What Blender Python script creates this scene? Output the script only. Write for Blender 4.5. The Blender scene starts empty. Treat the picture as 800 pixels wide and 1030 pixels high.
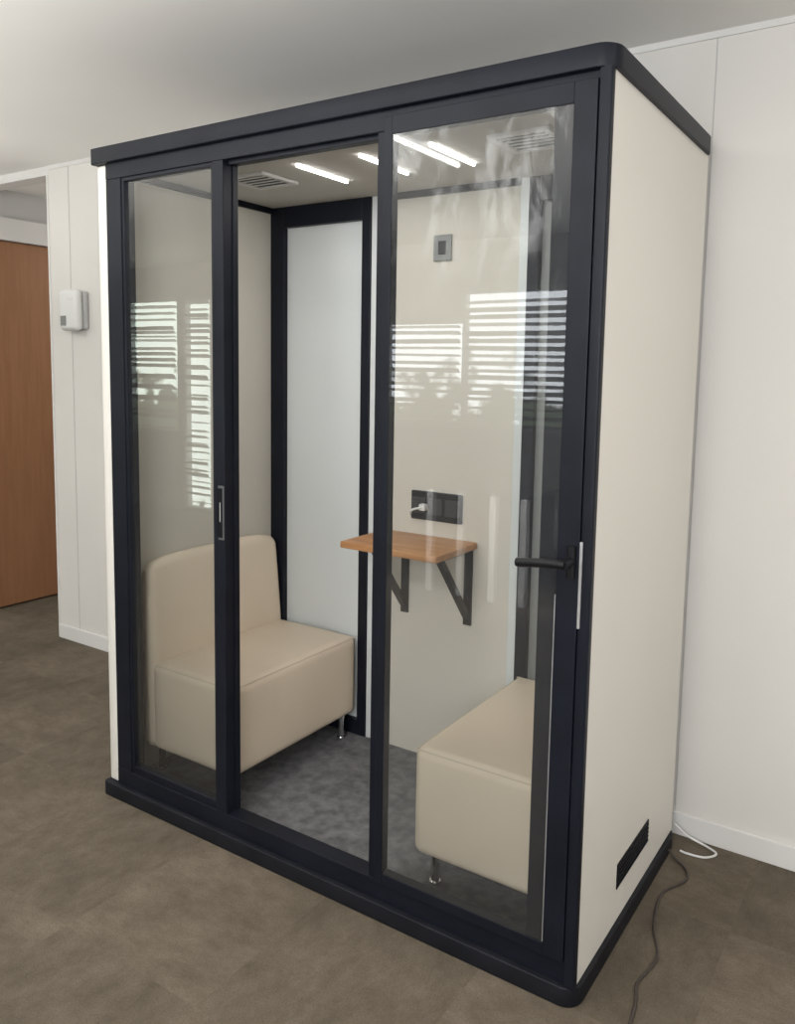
import bpy, bmesh, math, random
from mathutils import Vector, Matrix
random.seed(4)
S=bpy.context.scene; COL=bpy.context.collection
S.view_settings.view_transform='Standard'
W,D,H=1.753,.837,2.2

# ---------------------------------------------------------------- materials
def base_mat(name,col,rough=.6,metal=0.,spec=.5):
    m=bpy.data.materials.new(name); m.use_nodes=True
    b=m.node_tree.nodes['Principled BSDF']
    b.inputs['Base Color'].default_value=(*col,1); b.inputs['Roughness'].default_value=rough
    b.inputs['Metallic'].default_value=metal; b.inputs['Specular IOR Level'].default_value=spec
    return m
def noise_mat(name,c1,c2,scale,rough=.7,bump=0.,detail=6,stretch=(1,1,1),spec=.4,bscale=None,lo=.35,hi=.65):
    m=base_mat(name,c1,rough,0,spec); nt=m.node_tree; N=nt.nodes; L=nt.links; b=N['Principled BSDF']
    tc=N.new('ShaderNodeTexCoord'); mp=N.new('ShaderNodeMapping'); mp.inputs['Scale'].default_value=stretch
    L.new(tc.outputs['Object'],mp.inputs['Vector'])
    n=N.new('ShaderNodeTexNoise'); n.inputs['Scale'].default_value=scale; n.inputs['Detail'].default_value=detail
    L.new(mp.outputs[0],n.inputs['Vector'])
    r=N.new('ShaderNodeValToRGB'); r.color_ramp.elements[0].position=lo; r.color_ramp.elements[1].position=hi
    r.color_ramp.elements[0].color=(*c1,1); r.color_ramp.elements[1].color=(*c2,1)
    L.new(n.outputs['Fac'],r.inputs[0]); L.new(r.outputs[0],b.inputs['Base Color'])
    if bump:
        n2=N.new('ShaderNodeTexNoise'); n2.inputs['Scale'].default_value=bscale or scale*4; L.new(mp.outputs[0],n2.inputs['Vector'])
        bp=N.new('ShaderNodeBump'); bp.inputs['Strength'].default_value=bump; bp.inputs['Distance'].default_value=.004
        L.new(n2.outputs['Fac'],bp.inputs['Height']); L.new(bp.outputs[0],b.inputs['Normal'])
    return m
def emit_mat(name,col,s):
    m=bpy.data.materials.new(name); m.use_nodes=True; nt=m.node_tree; nt.nodes.clear()
    e=nt.nodes.new('ShaderNodeEmission'); e.inputs[0].default_value=(*col,1); e.inputs[1].default_value=s
    o=nt.nodes.new('ShaderNodeOutputMaterial'); nt.links.new(e.outputs[0],o.inputs[0]); return m
def glass_mat(name,tint=(.95,.97,.96),ior=1.5,gain=1.0,smear=0.,veil=0.):
    m=bpy.data.materials.new(name); m.use_nodes=True; nt=m.node_tree; nt.nodes.clear(); N=nt.nodes; L=nt.links
    t=N.new('ShaderNodeBsdfTransparent'); t.inputs[0].default_value=(*tint,1)
    g=N.new('ShaderNodeBsdfGlossy'); g.inputs['Roughness'].default_value=.0
    f=N.new('ShaderNodeFresnel'); f.inputs[0].default_value=ior
    mu=N.new('ShaderNodeMath'); mu.operation='MULTIPLY'; mu.inputs[1].default_value=gain; L.new(f.outputs[0],mu.inputs[0])
    x=N.new('ShaderNodeMixShader'); o=N.new('ShaderNodeOutputMaterial')
    L.new(mu.outputs[0],x.inputs[0]); L.new(t.outputs[0],x.inputs[1]); L.new(g.outputs[0],x.inputs[2])
    if smear or veil:                                              # even pale veil and wiping smears on the pane
        tc=N.new('ShaderNodeTexCoord'); mp=N.new('ShaderNodeMapping'); mp.inputs['Rotation'].default_value=(0,.6,0); mp.inputs['Scale'].default_value=(5,5,2.2); L.new(tc.outputs['Object'],mp.inputs[0])
        n=N.new('ShaderNodeTexNoise'); n.inputs['Scale'].default_value=2.2; n.inputs['Detail'].default_value=9; n.inputs['Roughness'].default_value=.7; n.inputs['Distortion'].default_value=.8; L.new(mp.outputs[0],n.inputs['Vector'])
        r=N.new('ShaderNodeValToRGB'); r.color_ramp.elements[0].position=.5; r.color_ramp.elements[1].position=.72; L.new(n.outputs['Fac'],r.inputs[0])
        sp=N.new('ShaderNodeSeparateXYZ'); L.new(tc.outputs['Object'],sp.inputs[0])
        mr=N.new('ShaderNodeMapRange'); mr.inputs['From Min'].default_value=1.6; mr.inputs['From Max'].default_value=1.95; L.new(sp.outputs['Z'],mr.inputs['Value'])
        m1=N.new('ShaderNodeMath'); m1.operation='MULTIPLY'; L.new(r.outputs[0],m1.inputs[0]); L.new(mr.outputs[0],m1.inputs[1])
        m2=N.new('ShaderNodeMath'); m2.operation='MULTIPLY_ADD'; m2.inputs[1].default_value=smear; m2.inputs[2].default_value=veil; L.new(m1.outputs[0],m2.inputs[0])
        d=N.new('ShaderNodeBsdfDiffuse'); d.inputs[0].default_value=(.8,.82,.82,1)
        y=N.new('ShaderNodeMixShader'); L.new(m2.outputs[0],y.inputs[0]); L.new(x.outputs[0],y.inputs[1]); L.new(d.outputs[0],y.inputs[2]); L.new(y.outputs[0],o.inputs[0])
    else: L.new(x.outputs[0],o.inputs[0])
    return m
def wood_mat(name,c1,c2,axis_stretch):
    return noise_mat(name,c1,c2,6,.45,.05,8,axis_stretch,.4,20)

M_wall=noise_mat('wall_paint',(.655,.635,.60),(.68,.66,.625),1.2,.65,.02,3)
M_wdark=noise_mat('window_wall_backlit',(.26,.255,.24),(.29,.285,.27),1.2,.7,.02,3)  # wall paint darkened: the shade of a backlit wall put into its colour
M_ceil=noise_mat('ceiling_paint',(.81,.80,.775),(.84,.83,.805),.9,.8,.02,3)
M_trim=noise_mat('trim_paint',(.66,.65,.63),(.70,.69,.67),2,.5)
M_seam=base_mat('seam_grey',(.45,.44,.43),.8)
M_frame=noise_mat('navy_black_metal',(.0045,.006,.011),(.007,.009,.0155),8,.45,0,3,spec=.25)
M_base=noise_mat('plinth_black',(.006,.007,.010),(.010,.011,.015),12,.55,spec=.25)
M_shell=noise_mat('cream_laminate',(.715,.69,.635),(.735,.71,.655),1.5,.5,.01,4)
M_fabric=noise_mat('beige_wall_fabric',(.565,.53,.465),(.585,.55,.485),3,.9,.04,3,bscale=300)
M_pceil=noise_mat('pod_ceiling_fabric',(.45,.435,.40),(.47,.455,.42),4,.9)
M_leather=noise_mat('cream_leatherette',(.715,.605,.475),(.75,.64,.505),3,.40,.45,4,bscale=8)
M_piping=base_mat('cream_piping',(.62,.525,.415),.5)
M_chrome=base_mat('chrome',(.75,.75,.76),.15,1)
M_steel=base_mat('brushed_steel',(.55,.55,.56),.4,.7)
M_rim=base_mat('latch_rim_grey',(.16,.165,.17),.4,.5)
M_frost=noise_mat('frosted_panel',(.60,.625,.62),(.64,.66,.655),1.5,.25,0,3)
M_dpanel=base_mat('dark_lacquer',(.006,.0065,.008),.45,0,.25)
M_grey=base_mat('grey_plastic',(.22,.225,.22),.4)
M_lgrey=base_mat('light_grey_plastic',(.42,.42,.415),.45)
M_dgrey=base_mat('dark_grey_plastic',(.03,.03,.032),.4)
M_white=base_mat('white_plastic',(.70,.70,.685),.4)
M_vent=base_mat('vent_grey_white',(.55,.545,.525),.5)
M_led=emit_mat('led_tube',(1,.98,.95),16)
M_glass=glass_mat('clear_glass',gain=1.7,veil=.012)
M_glass2=glass_mat('smeared_door_glass',gain=1.75,smear=.36,veil=.02)
M_tw=wood_mat('table_wood',(.38,.18,.072),(.50,.26,.115),(1,9,9))
M_dw=wood_mat('door_wood',(.275,.132,.063),(.31,.152,.075),(8,8,.6))
M_cable=base_mat('cable_brown_black',(.045,.035,.03),.5)
M_cablew=base_mat('cable_white',(.7,.7,.68),.5)
M_pcarpet=noise_mat('pod_carpet',(.095,.095,.099),(.19,.19,.195),26,.95,.7,12,bscale=260,lo=.32,hi=.68)
M_slat=base_mat('blind_slat',(.46,.44,.41),.6)
M_tglass=base_mat('transom_grey',(.52,.52,.505),.3)

def carpet():
    m=base_mat('office_carpet',(.2,.17,.14),.8,0,.25); nt=m.node_tree; N=nt.nodes; L=nt.links; b=N['Principled BSDF']
    tc=N.new('ShaderNodeTexCoord')
    def noise(scale,detail,rough=.5,st=(1,1,1)):
        mp=N.new('ShaderNodeMapping'); mp.inputs['Scale'].default_value=st; L.new(tc.outputs['Object'],mp.inputs[0])
        n=N.new('ShaderNodeTexNoise'); n.inputs['Scale'].default_value=scale; n.inputs['Detail'].default_value=detail; n.inputs['Roughness'].default_value=rough
        L.new(mp.outputs[0],n.inputs['Vector']); return n.outputs['Fac']
    def ramp(src,p0,c0,p1,c1):
        r=N.new('ShaderNodeValToRGB'); e=r.color_ramp.elements; e[0].position=p0; e[1].position=p1; e[0].color=(*c0,1); e[1].color=(*c1,1); L.new(src,r.inputs[0]); return r.outputs[0]
    def mix(a,bb,f,kind='MULTIPLY'):
        x=N.new('ShaderNodeMixRGB'); x.blend_type=kind
        if isinstance(f,float): x.inputs[0].default_value=f
        else: L.new(f,x.inputs[0])
        L.new(a,x.inputs[1]); L.new(bb,x.inputs[2]); return x.outputs[0]
    # half metre carpet tiles, the pile of one turned a little against the next
    ck=N.new('ShaderNodeTexChecker'); ck.inputs['Scale'].default_value=2; L.new(tc.outputs['Object'],ck.inputs['Vector'])
    a1=ramp(noise(7,12,.82,(1,1.7,1)),.33,(.090,.072,.052),.67,(.166,.135,.101))
    a2=ramp(noise(7,12,.82,(1.7,1,1)),.33,(.079,.064,.046),.67,(.147,.120,.090))
    c=mix(a1,a2,ck.outputs['Fac'],'MIX')
    fine=noise(240,3)
    c=mix(c,ramp(fine,.3,(.6,.6,.6),.7,(1.3,1.3,1.3)),.5)
    c=mix(c,ramp(noise(2.4,6,.65),.32,(.78,.785,.76),.68,(1.15,1.145,1.14)),1.0)
    L.new(c,b.inputs['Base Color'])
    bp=N.new('ShaderNodeBump'); bp.inputs['Strength'].default_value=.35; bp.inputs['Distance'].default_value=.004; L.new(fine,bp.inputs['Height']); L.new(bp.outputs[0],b.inputs['Normal'])
    return m
M_carpet=carpet()
def outside(name,off,hi):
    m=bpy.data.materials.new(name); m.use_nodes=True; nt=m.node_tree; nt.nodes.clear(); N=nt.nodes; L=nt.links
    tc=N.new('ShaderNodeTexCoord'); sp=N.new('ShaderNodeSeparateXYZ'); L.new(tc.outputs['Object'],sp.inputs[0])
    n=N.new('ShaderNodeTexNoise'); n.inputs['Scale'].default_value=4.2; n.inputs['Detail'].default_value=5; L.new(tc.outputs['Object'],n.inputs['Vector'])
    ma=N.new('ShaderNodeMath'); ma.operation='MULTIPLY_ADD'; ma.inputs[1].default_value=-1.7; L.new(n.outputs['Fac'],ma.inputs[0]); L.new(sp.outputs['Z'],ma.inputs[2])
    m2=N.new('ShaderNodeMath'); m2.operation='ADD'; m2.inputs[1].default_value=off; L.new(ma.outputs[0],m2.inputs[0])
    r=N.new('ShaderNodeValToRGB'); e=r.color_ramp.elements; e[0].position=-.0; e[0].color=(.06,.075,.05,1); e[1].position=.2; e[1].color=(*hi,1)
    L.new(m2.outputs[0],r.inputs[0]); em=N.new('ShaderNodeEmission'); em.inputs[1].default_value=8.5; L.new(r.outputs[0],em.inputs[0])
    o=N.new('ShaderNodeOutputMaterial'); L.new(em.outputs[0],o.inputs[0]); return m
M_out=outside('daylight_outside',.62,(.9,.95,1)); M_out2=outside('daylight_outside_low',1.9,(.82,.92,.84)); M_out3=outside('daylight_outside_green',.66,(.80,.92,.82))

# ---------------------------------------------------------------- mesh helpers
def join(bm,t):
    me=bpy.data.meshes.new('tmp'); t.to_mesh(me); t.free(); bm.from_mesh(me); bpy.data.meshes.remove(me)
def box(bm,x0,x1,y0,y1,z0,z1,bev=0.,seg=2):
    t=bmesh.new(); bmesh.ops.create_cube(t,size=1)
    for v in t.verts: v.co=Vector(((x0+x1)/2+v.co.x*(x1-x0),(y0+y1)/2+v.co.y*(y1-y0),(z0+z1)/2+v.co.z*(z1-z0)))
    if bev: bmesh.ops.bevel(t,geom=t.edges[:],offset=bev,segments=seg,profile=.5,affect='EDGES')
    join(bm,t)
def plan(bm,x0,x1,y0,y1,z0,z1,r,bev=0.,seg=8,rl=None):
    t=bmesh.new(); pts=[]; rl=r if rl is None else rl
    for right,back,a0 in ((1,1,0),(0,1,90),(0,0,180),(1,0,270)):
        q=r if right else rl
        cx=x1-q if right else x0+q; cy=y1-q if back else y0+q
        for k in range(seg+1):
            a=math.radians(a0+90*k/seg); pts.append((cx+q*math.cos(a),cy+q*math.sin(a)))
    f=t.faces.new([t.verts.new((p[0],p[1],z0)) for p in pts])
    g=bmesh.ops.extrude_face_region(t,geom=[f])
    for v in g['geom']:
        if isinstance(v,bmesh.types.BMVert): v.co.z=z1
    bmesh.ops.recalc_face_normals(t,faces=t.faces[:])
    if bev:
        es=[e for e in t.edges if abs(e.verts[0].co.z-e.verts[1].co.z)<1e-6]
        bmesh.ops.bevel(t,geom=es,offset=bev,segments=3,profile=.5,affect='EDGES')
    join(bm,t)
def cyl(bm,p0,p1,r,n=20,r2=None):
    t=bmesh.new(); p0=Vector(p0); p1=Vector(p1); d=p1-p0
    bmesh.ops.create_cone(t,cap_ends=True,segments=n,radius1=r,radius2=r if r2 is None else r2,depth=d.length)
    q=Vector((0,0,1)).rotation_difference(d.normalized()).to_matrix().to_4x4(); q.translation=(p0+p1)/2
    t.transform(q); join(bm,t)
def tube(bm,pts,r,n=10,sub=6):
    P=[Vector(p) for p in pts]; C=[]
    for i in range(len(P)-1):
        a=P[max(i-1,0)];b=P[i];c=P[i+1];d=P[min(i+2,len(P)-1)]
        for k in range(sub):
            u=k/sub; C.append(.5*((2*b)+(c-a)*u+(2*a-5*b+4*c-d)*u*u+(3*b-a-3*c+d)*u**3))
    C.append(P[-1]); rings=[]
    t=bmesh.new()
    for i,p in enumerate(C):
        tg=(C[min(i+1,len(C)-1)]-C[max(i-1,0)]).normalized(); s=tg.cross(Vector((0,0,1)))
        if s.length<1e-4: s=Vector((1,0,0))
        s.normalize(); w=s.cross(tg)
        rings.append([t.verts.new(p+r*(s*math.cos(2*math.pi*k/n)+w*math.sin(2*math.pi*k/n))) for k in range(n)])
    for a,b in zip(rings,rings[1:]):
        for k in range(n): t.faces.new((a[k],a[(k+1)%n],b[(k+1)%n],b[k]))
    t.faces.new(rings[0]); t.faces.new(rings[-1]); bmesh.ops.recalc_face_normals(t,faces=t.faces[:]); join(bm,t)
def org(o):
    v=Vector((0,0,0))
    while o: v=v+o.location; o=o.parent
    return v
def obj(name,bm,mat,parent=None,smooth=False,label=None,loc=None):
    base=org(parent) if parent else Vector((0,0,0))
    if loc: base=Vector(loc)
    bmesh.ops.translate(bm,verts=bm.verts[:],vec=-base)
    me=bpy.data.meshes.new(name); bm.to_mesh(me); bm.free(); me.materials.append(mat)
    if smooth:
        for p in me.polygons: p.use_smooth=True
        try: me.set_sharp_from_angle(angle=math.radians(40))
        except Exception: pass
    o=bpy.data.objects.new(name,me); COL.objects.link(o)
    if parent: o.parent=parent
    if loc and not parent: o.location=loc
    if label: o['label']=label
    return o
def tag(o,label,cat,group=None):
    o['label']=label; o['category']=cat
    if group: o['group']=group
    return o
def thing(name,label,cat,loc,group=None):
    o=bpy.data.objects.new(name,None); COL.objects.link(o); o.location=loc; o.empty_display_size=.1
    return tag(o,label,cat,group)
def B(*boxes,bev=0.,seg=2):
    bm=bmesh.new()
    for b in boxes: box(bm,*b,bev=bev,seg=seg)
    return bm
def struct(name,bm,mat,parent=None):
    o=obj(name,bm,mat,parent)
    o['kind']='structure'
    return o

# ---------------------------------------------------------------- room shell
HC=2.53; YW=.904; XL=-1.632; XP=-2.37
struct('floor',B((-6,4.2,-4.1,4,-.1,0)),M_carpet)
struct('ceiling',B((-6,4.2,-4.1,4,HC,HC+.1)),M_ceil)
struct('wall_back',B((XL,4.2,YW,YW+.1,0,HC)),M_wall)
struct('wall_back_left',B((-6,XP-.12,YW-.2,YW-.08,0,HC)),M_wall)
struct('wall_right',B((4.1,4.2,-4,YW,0,HC)),M_wall)
struct('wall_left',B((-6.1,-6,-4.1,YW,0,HC)),M_wall)
struct('wall_passage_end',B((XP,XL+1.2,3.4,3.5,0,HC)),M_wall)
struct('wall_passage_right',B((XL,XL+.1,YW+.1,3.4,0,HC)),M_wall)
dy0,dy1=.95,1.9
struct('wall_passage',B((XP-.12,XP,YW-.2,dy0,0,HC),(XP-.12,XP,dy1,3.5,0,HC),(XP-.12,XP-.08,dy0,dy1,0,HC)),M_wall)
struct('trim_1',B((XP-.08,XP+.012,dy0-.04,dy0+.01,0,HC),(XP-.08,XP+.012,dy1-.01,dy1+.04,0,HC),(XP-.08,XP+.012,dy0,dy1,2.23,2.36)),M_trim)
struct('window_1',B((XP-.06,XP-.03,dy0,dy1,2.36,HC)),M_tglass)
dr=struct('door_1',B((XP-.07,XP-.015,dy0+.012,dy1-.012,.01,2.225),bev=.003),M_dw)
hb=bmesh.new(); cyl(hb,(XP-.015,1.78,1.02),(XP+.03,1.78,1.02),.011); cyl(hb,(XP+.03,1.785,1.02),(XP+.03,1.66,1.02),.009)
obj('door_handle',hb,M_steel,dr)
struct('trim_2',B(*[(x,x+.003,YW-.0015,YW,0,HC) for x in (-1.46,-.9,1.735,2.9)]),M_seam)
struct('baseboard_back',B((XL,4.1,YW-.010,YW,0,.075),bev=.002),M_trim)
struct('trim_3',B((XL,4.1,YW-.006,YW,HC-.02,HC)),M_trim)
struct('trim_4',B((XP,XL,YW,YW+.1,HC-.045,HC),(XL-.012,XL,YW-.004,YW+.104,0,HC-.045)),M_trim)
# window wall behind the viewer
wins=[(-5.05,-4.28,.80,2.2),(-4.18,-3.80,.02,2.2),(-1.62,-.875,1.05,1.92),(-.87,.30,1.05,2.15),(1.6,3.6,1.05,2.15)]
wb=bmesh.new(); xs=-6
for x0,x1,z0,z1 in wins:
    box(wb,xs,x0,-4.1,-4,0,HC); box(wb,x0,x1,-4.1,-4,0,z0); box(wb,x0,x1,-4.1,-4,z1,HC); xs=x1
box(wb,xs,4.2,-4.1,-4,0,HC); struct('wall_window',wb,M_wdark)
BL=['grey slatted venetian blind, leftmost on the far window wall','tall floor-length grey venetian blind over the narrow glazed door','short grey venetian blind beside the wide middle window','wide grey venetian blind over the middle window','widest grey venetian blind over the window furthest right']
for i,(x0,x1,z0,z1) in enumerate(wins):
    fw_=.012
    f=struct('window_%d'%(i+2),B((x0,x0+fw_,-4.08,-4.02,z0,z1),(x1-fw_,x1,-4.08,-4.02,z0,z1),(x0,x1,-4.08,-4.02,z0,z0+.03),(x0,x1,-4.08,-4.02,z1-.03,z1)),M_lgrey)
    bm=B((x0,x1,-4.1,-4.085,z0,z1)); p=obj('pane',bm,(M_out3,M_out2,M_out,M_out,M_out)[i],f)
    p.location=(0,0,1.05)
    for v in p.data.vertices: v.co.z-=1.05
    sb=bmesh.new(); z=z0+.04
    while z<z1-.05:
        t=bmesh.new(); box(t,x0+.014,x1-.014,-.024,.024,-.0015,.0015)
        t.transform(Matrix.Translation((0,-3.985,z))@Matrix.Rotation(math.radians(33+random.uniform(-17,17)),4,'X')@Matrix.Rotation(random.uniform(-.010,.010),4,'Y')); join(sb,t); z+=.060+random.uniform(-.007,.007)
    bl=thing('venetian_blind',BL[i],'blind',((x0+x1)/2,-3.985,z1),'blinds of the opposite windows')
    obj('slats',sb,M_slat,bl); obj('headrail',B((x0+.01,x1-.01,-4.012,-3.958,z1-.04,z1),bev=.004),M_lgrey,bl)
# desk across the room and a ceiling tube, mirrored faintly in the pod glass
dk=thing('office_desk','grey topped desk on upright white legs standing across the room','desk',(-.2,-3.1,0))
obj('desktop',B((-.55,.25,-3.4,-2.98,.70,.725),bev=.004),M_dgrey,dk)
for x in (-.50,-.26,-.02,.20):
    obj('panel_leg',B((x-.024,x+.024,-3.0,-2.95,0,.70),bev=.004),M_white,dk)
obj('modesty_panel',B((-.53,.23,-3.38,-3.36,.08,.70)),M_dgrey,dk)
cl=thing('ceiling_light','slim white tube light on the room ceiling in front of the pod','ceiling light',(.35,-1.45,HC))
obj('housing',B((.31,.39,-1.8,-1.1,HC-.03,HC),bev=.004),M_white,cl)
bm=bmesh.new(); cyl(bm,(.35,-1.77,HC-.045),(.35,-1.13,HC-.045),.013); obj('tube',bm,M_led,cl,True)

# ---------------------------------------------------------------- the pod
pod=thing('meeting_pod','cream two-seat meeting pod with navy black frames and glazed front','office pod',(W/2,D/2,0))
bm=bmesh.new(); plan(bm,-.004,W+.006,-.012,D+.004,0,.05,.048,.003,rl=.012); obj('base',bm,M_base,pod,True)
bm=bmesh.new(); plan(bm,-.004,W+.006,-.012,D+.004,2.15,H,.048,.003,rl=.012); obj('roof_cap',bm,M_frame,pod,True)
i_=.006
bm=bmesh.new(); box(bm,i_,.055,i_,D-i_,.05,2.15,.012,3); obj('side_panel',bm,M_shell,pod,True)
bm=bmesh.new(); box(bm,W-.028,W-i_,.018,D-i_,.048,2.152,.0015,1); sp=obj('side_panel',bm,M_shell,pod,True)
vb=B((W-.0075,W-.0035,.285,.555,.145,.215)); vs=obj('side_vent',vb,M_dpanel,pod)
obj('louvre',B(*[(W-.0035,W-.001,.29,.55,z,z+.005) for z in (.152,.164,.176,.188,.200)]),M_base,vs)
obj('wall_lining',B((.055,.06,.06,.79,.06,2.14)),M_fabric,pod)
obj('wall_lining',B((W-.06,W-.028,.062,.79,.06,2.14)),M_fabric,pod)
obj('floor_carpet',B((.055,W-.05,.03,.80,.05,.06)),M_pcarpet,pod)
obj('back_panel',B((.60,1.165,.78,.825,.06,2.14)),M_fabric,pod)
obj('panel_edge',B((.56,.60,.775,.825,.06,2.14),bev=.003),M_frost,pod)
obj('panel_edge',B((1.165,1.197,.775,.825,.06,2.14),bev=.003),M_frost,pod)
for x0,x1,sl in ((.06,.56,.07),(1.197,1.70,.042)):
    f=obj('back_window_frame',B((x0,x0+sl,.77,.825,.06,2.14),(x1-.042,x1,.77,.825,.06,2.14),(x0+sl,x1-.042,.77,.825,2.06,2.14),(x0+sl,x1-.042,.77,.825,.06,.12),bev=.003),M_frame,pod)
    obj('frosted_pane',B((x0+sl-.005,x1-.037,.795,.805,.115,2.065)),M_frost if sl>.05 else M_grey,f)
obj('ceiling_panel',B((.055,W-.05,.03,.80,2.14,2.15)),M_pceil,pod)
for b in ((.06,.072,.06,.77,2.118,2.14),(W-.072,W-.06,.06,.77,2.118,2.14),(.6,1.165,.765,.78,2.118,2.14)):
    obj('ceiling_trim',B(b),M_frame,pod)
for x in (.635,.88,1.125):
    bm=bmesh.new(); plan(bm,x-.0045,x+.0045,.27,.53,2.131,2.14,.004,.0015,5); obj('light_tube',bm,M_led,pod,True)
for x in (.385,1.385):
    f=obj('ceiling_vent',B((x-.09,x+.09,.285,.303,2.130,2.14),(x-.09,x+.09,.447,.465,2.130,2.14),(x-.09,x-.072,.303,.447,2.130,2.14),(x+.072,x+.09,.303,.447,2.130,2.14),*[(x-.072,x+.072,y,y+.010,2.132,2.1345) for y in (.323,.352,.381,.410)],bev=.001,seg=1),M_vent,pod)
    obj('vent_backing',B((x-.072,x+.072,.303,.447,2.1355,2.1398)),M_dpanel,f)
# front frame
obj('header_rail',B((.055,1.7225,.004,.06,2.10,2.15),bev=.002),M_frame,pod)
obj('sill_rail',B((.055,1.7225,.004,.06,.05,.108),bev=.002),M_frame,pod)
obj('post',B((.055,.128,.004,.06,.108,2.10),bev=.003),M_frame,pod)
obj('post',B((.545,.590,.002,.06,.108,2.10),bev=.003),M_frame,pod)
obj('post',B((1.138,1.166,.004,.045,.108,2.10),bev=.003),M_frame,pod)
bm=bmesh.new(); plan(bm,1.722,W-.004,-.006,.0185,.048,2.152,.005,0,5,rl=.002); box(bm,1.7215,W-.0285,.0185,.06,.05,2.15); obj('corner_post',bm,M_frame,pod,True)
gl=obj('fixed_window',B((.128,.140,.008,.04,.108,2.10),(.535,.545,.008,.04,.108,2.10),(.14,.535,.008,.04,.108,.135),(.14,.535,.008,.04,2.088,2.10),bev=.002),M_frame,pod)
bm=bmesh.new(); bm.faces.new([bm.verts.new(p) for p in ((.138,.018,.13),(.537,.018,.13),(.537,.018,2.09),(.138,.018,2.09))]); obj('glass',bm,M_glass,gl)
obj('door_stop',B((.590,.594,.04,.06,.108,2.10),(.594,1.138,.02,.05,2.088,2.10),bev=.0015),M_frame,pod)
bm=bmesh.new(); plan(bm,.566,.588,-.003,.004,.985,1.15,.006); lt=obj('latch_plate',bm,M_rim,pod,True,'recessed dark latch with grey rim on the post')
bm=bmesh.new(); plan(bm,.569,.585,-.0045,-.002,.992,1.143,.004); obj('latch_recess',bm,M_dpanel,lt,True)
bm=B((.575,.579,-.006,-.004,1.04,1.10),bev=.001,seg=1); obj('latch_slot',bm,M_steel,lt)
# door leaf: glass laps over the inner stile, lock stile beside it
x0,x1=1.168,1.7205
df=obj('door',B((x0,x0+.024,-.010,.02,.112,2.13),(x1-.100,x1-.05,-.003,.03,.112,2.10),(x1-.053,x1,-.010,.03,.112,2.13),(x0+.024,x1-.053,-.010,.02,2.085,2.13),(x0+.024,x1-.053,-.010,.02,.112,.142),bev=.0015),M_frame,pod)
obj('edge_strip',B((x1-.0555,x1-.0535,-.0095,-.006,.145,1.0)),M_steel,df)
bm=bmesh.new(); bm.faces.new([bm.verts.new(p) for p in ((x0+.022,-.007,.14),(x1-.054,-.007,.14),(x1-.054,-.007,2.087),(x0+.022,-.007,2.087))]); obj('glass',bm,M_glass2,df)
hb=bmesh.new(); plan(hb,1.694,1.714,-.020,-.010,1.045,1.120,.006); cyl(hb,(1.704,-.02,1.085),(1.704,-.06,1.085),.010)
tube(hb,[(1.704,-.058,1.085),(1.69,-.062,1.085),(1.65,-.062,1.082),(1.59,-.058,1.075)],.0105)
obj('lever_handle',hb,M_dpanel,df,True)
obj('lock_plate',B((1.7207,1.7275,-.0095,.0,.93,1.13),bev=.001,seg=1),M_steel,pod)
bm=B((.832,.905,.772,.78,1.89,1.98),bev=.003); sw=obj('switch_plate',bm,M_grey,pod)
obj('rocker',B((.853,.884,.769,.773,1.912,1.958),bev=.002),M_dgrey,sw)
bm=B((.76,.975,.768,.78,.962,1.068),bev=.004); so=obj('socket_panel',bm,M_dpanel,pod)
for xx in (.795,.865,.935):
    obj('socket',B((xx-.028,xx+.028,.765,.769,.985,1.045),bev=.002),M_dgrey,so)

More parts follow.
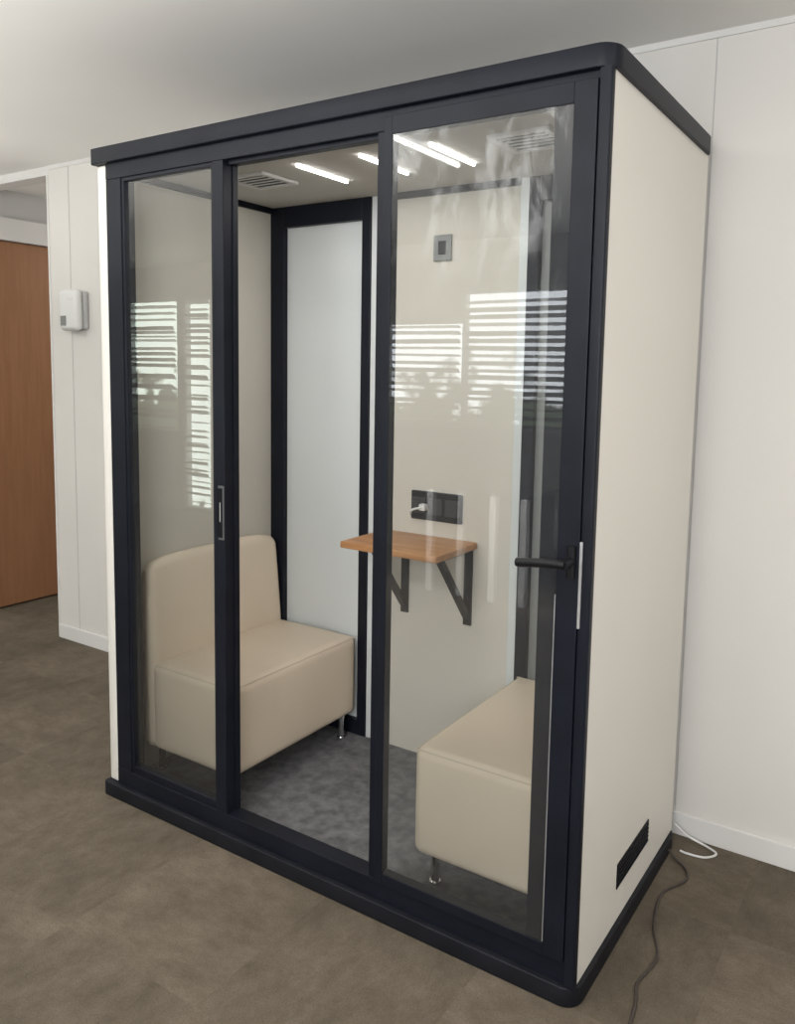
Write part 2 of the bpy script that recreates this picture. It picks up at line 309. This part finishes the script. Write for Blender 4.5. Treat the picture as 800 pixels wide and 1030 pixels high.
# ---------------------------------------------------------------- sofas
def sofa(mir,label):
    X=(lambda a:W-a) if mir else (lambda a:a)
    r=thing('bench_sofa',label,'sofa',(X(.29),.435,.06),'facing pod sofas')
    y0,y1=.10,.765; fr=.535 if mir else .52
    def pad(name,a0,a1,ya,yb,z0,z1,rad,crown,wedge=0.):
        t=bmesh.new(); box(t,a0,a1,ya,yb,z0,z1,rad,6); bmesh.ops.subdivide_edges(t,edges=[e for e in t.edges if e.calc_length()>.12],cuts=9,use_grid_fill=True)
        for v in t.verts:                                          # soft crowned upholstery
            u=(v.co.x-a0)/(a1-a0)*2-1; w=(v.co.y-ya)/(yb-ya)*2-1
            if v.co.z>z1-rad*.5: v.co.z+=crown*(1-min(1,u*u))*(1-w*w)
            if wedge:                                              # backrest thins towards a rolled top, corners droop
                k=max(0,(v.co.z-.46)/(z1-.46))
                v.co.x=a0+(v.co.x-a0)*(1-wedge*k*(1.15-.15*k))
                v.co.z-=.030*k*abs(w)**8
                v.co.y-=math.copysign(.010*k*k*abs(w)**2,w)
            elif v.co.x>a0+.1: v.co.x+=.006*(1-w*w)*(1-((v.co.z-z0)/(z1-z0)*2-1)**2)
        for v in t.verts: v.co.x=X(v.co.x)
        if mir: bmesh.ops.reverse_faces(t,faces=t.faces[:])
        s=bmesh.new(); join(s,t); return obj(name,s,M_leather,r,True)
    st=pad('seat',.118,fr,y0,y1,.155,.468,.028,.014)
    s=bmesh.new(); zz=.4603                                        # stitched edge round the seat top
    tube(s,[(X(.136),y0+.0075,zz),(X(.30),y0+.0075,zz),(X(fr-.03),y0+.0075,zz),(X(fr-.0145),y0+.0145,zz),(X(fr-.0075),y0+.03,zz),(X(fr-.0075),.43,zz),(X(fr-.0075),y1-.03,zz),(X(fr-.0145),y1-.0145,zz),(X(fr-.03),y1-.0075,zz),(X(.136),y1-.0075,zz)],.002,8,4)
    obj('piping',s,M_piping,st,True)
    pad('backrest',.062,.140,y0-.005,y1+.003,.155,.832,.034,.004,.36)
    for ax in (.11,.485):
        for y in (.15,.715):
            l=bmesh.new(); cyl(l,(X(ax),y,.06),(X(ax),y,.157),.012,16,.014); cyl(l,(X(ax),y,.06),(X(ax),y,.066),.016)
            obj('leg',l,M_chrome,r,True)
    return r
sofa(False,'cream bench sofa with its high backrest in view behind left glass')
sofa(True,'cream bench sofa behind the right glass door, under the door handle')

# ---------------------------------------------------------------- wall table
t=thing('wall_table','small brown wooden shelf table on black triangular brackets','table',(.84,.78,.9))
s=bmesh.new(); plan(s,.64,1.04,.494,.779,.883,.905,.012,.003); obj('tabletop',s,M_tw,t,True)
for x in (.735,1.005):
    b=B((x-.016,x+.016,.772,.7795,.60,.883),(x-.016,x+.016,.54,.772,.874,.883))
    q=bmesh.new(); p0=Vector((x,.768,.635)); p1=Vector((x,.575,.874)); d=p1-p0
    box(q,-.012,.012,-.009,.009,-d.length/2,d.length/2)
    q.transform(Matrix.Translation((p0+p1)/2)@Vector((0,0,1)).rotation_difference(d.normalized()).to_matrix().to_4x4()); join(b,q)
    cyl(b,(x,.772,.62),(x,.767,.62),.006,10)
    obj('bracket',b,M_dpanel,t)
pl=bmesh.new(); box(pl,.812,.838,.738,.7645,1.0,1.024,.004); tube(pl,[(.825,.74,1.012),(.80,.715,1.005),(.78,.735,.985)],.004)
tag(obj('power_plug',pl,M_white,None,True,None,(.825,.7645,1.012)),'white power plug in black socket panel above the table','plug')

# ---------------------------------------------------------------- wall device, cables
dv=thing('wall_terminal','white box with dark printed marks on wall left of the pod','wall device',(-1.38,YW,1.67))
bm=B((-1.475,-1.325,YW-.07,YW-.018,1.675,1.885),bev=.025,seg=5); obj('housing',bm,M_white,dv,True)
obj('back_plate',B((-1.468,-1.312,YW-.024,YW,1.685,1.875),bev=.008),M_lgrey,dv)
obj('display',B((-1.452,-1.405,YW-.0715,YW-.0695,1.70,1.75)),M_grey,dv)
obj('indicator',B((-1.395,-1.350,YW-.0715,YW-.0695,1.825,1.842)),M_trim,dv)
c=bmesh.new(); tube(c,[(1.763,.745,.03),(1.785,.74,.008),(1.825,.71,.005),(1.84,.65,.005),(1.80,.55,.005),(1.82,.40,.005),(1.865,.28,.005),(1.85,.16,.005),(1.87,.08,.005),(1.9,-.2,.005)],.0036)
tag(obj('power_cable',c,M_cable,None,True,None,(1.83,.5,0)),'thin dark power cable snaking along carpet beside the right pod wall','cable')
c=bmesh.new(); tube(c,[(1.745,.868,.05),(1.79,.87,.02),(1.85,.87,.005),(1.885,.845,.005),(1.86,.805,.005),(1.81,.795,.005),(1.785,.80,.004)],.0036)
tag(obj('thin_cable',c,M_cablew,None,True,None,(1.83,.84,0)),'short white cable looped on the carpet behind the pod corner','cable')

# ---------------------------------------------------------------- lights
def area(name,loc,target,sx,sy,e,col=(1,.98,.95)):
    l=bpy.data.lights.new(name,'AREA'); l.shape='RECTANGLE'; l.size=sx; l.size_y=sy; l.energy=e; l.color=col
    o=bpy.data.objects.new(name,l); COL.objects.link(o); o.location=loc
    o.rotation_euler=(Vector(target)-Vector(loc)).to_track_quat('-Z','Y').to_euler(); return o
area('window_daylight',(2.6,-3.6,1.9),(1.8,0,1.0),2.2,1.2,70,(.97,.98,1))
area('office_light_a',(3.2,-.6,2.48),(3.2,-.6,0),1.2,.6,17)
area('office_light_b',(.3,-.9,2.48),(.3,-.9,0),1.6,.3,11)
area('office_light_c',(-3.2,-.9,2.48),(-3.2,-.9,0),1.2,.5,18)
area('office_light_d',(1.05,-2.3,2.48),(1.05,-2.3,0),.4,.5,24)
area('ceiling_fill',(.4,-1.5,1.75),(.4,-1.5,3),3.8,1.6,46)  # added fill facing up, no fixture there, lifts the room ceiling
area('ceiling_fill_left',(-2.1,-.8,1.75),(-2.1,-.8,3),1.4,1.4,28)  # second added fill without a fixture, brightens the ceiling on the left
sl=bpy.data.lights.new('desk_fill_spot','SPOT'); sl.energy=1100; sl.spot_size=math.radians(30); sl.spot_blend=.5; sl.shadow_soft_size=.05  # added unseen spot, brightens the desk legs so the glass mirrors them
so_=bpy.data.objects.new('desk_fill_spot',sl); COL.objects.link(so_); so_.location=(-.2,-.95,2.48); so_.rotation_euler=(Vector((-.2,-2.95,.35))-Vector((-.2,-.95,2.48))).to_track_quat('-Z','Y').to_euler()
area('pod_fill',(.88,.40,2.12),(.88,.42,0),.9,.3,2.8)  # added fill under the pod ceiling, helps the light tubes brighten the interior
area('passage_light',(-2.0,2.4,2.48),(-2.0,2.4,0),.4,.8,12)
w=bpy.data.worlds.new('World'); S.world=w; w.use_nodes=True
w.node_tree.nodes['Background'].inputs[0].default_value=(.8,.85,.95,1); w.node_tree.nodes['Background'].inputs[1].default_value=.5

# ---------------------------------------------------------------- camera
f,cx,cy,yaw,pit,rol=818.34835,417.10366,459.91925,-.57421,.10679,.01853
fw=Vector((math.sin(yaw)*math.cos(pit),math.cos(yaw)*math.cos(pit),-math.sin(pit)))
rt=Vector((math.cos(yaw),-math.sin(yaw),0)); up=rt.cross(fw)
r2=rt*math.cos(rol)+up*math.sin(rol); u2=-rt*math.sin(rol)+up*math.cos(rol)
cd=bpy.data.cameras.new('camera'); co=bpy.data.objects.new('camera',cd); COL.objects.link(co)
m=Matrix((r2,u2,-fw)).transposed().to_4x4(); m.translation=Vector((2.3812,-1.71958,1.50706)); co.matrix_world=m
cd.sensor_width=36; cd.lens=f*36/1030; cd.shift_x=(400-cx)/1030; cd.shift_y=(cy-515)/1030; cd.clip_start=.05
S.camera=co
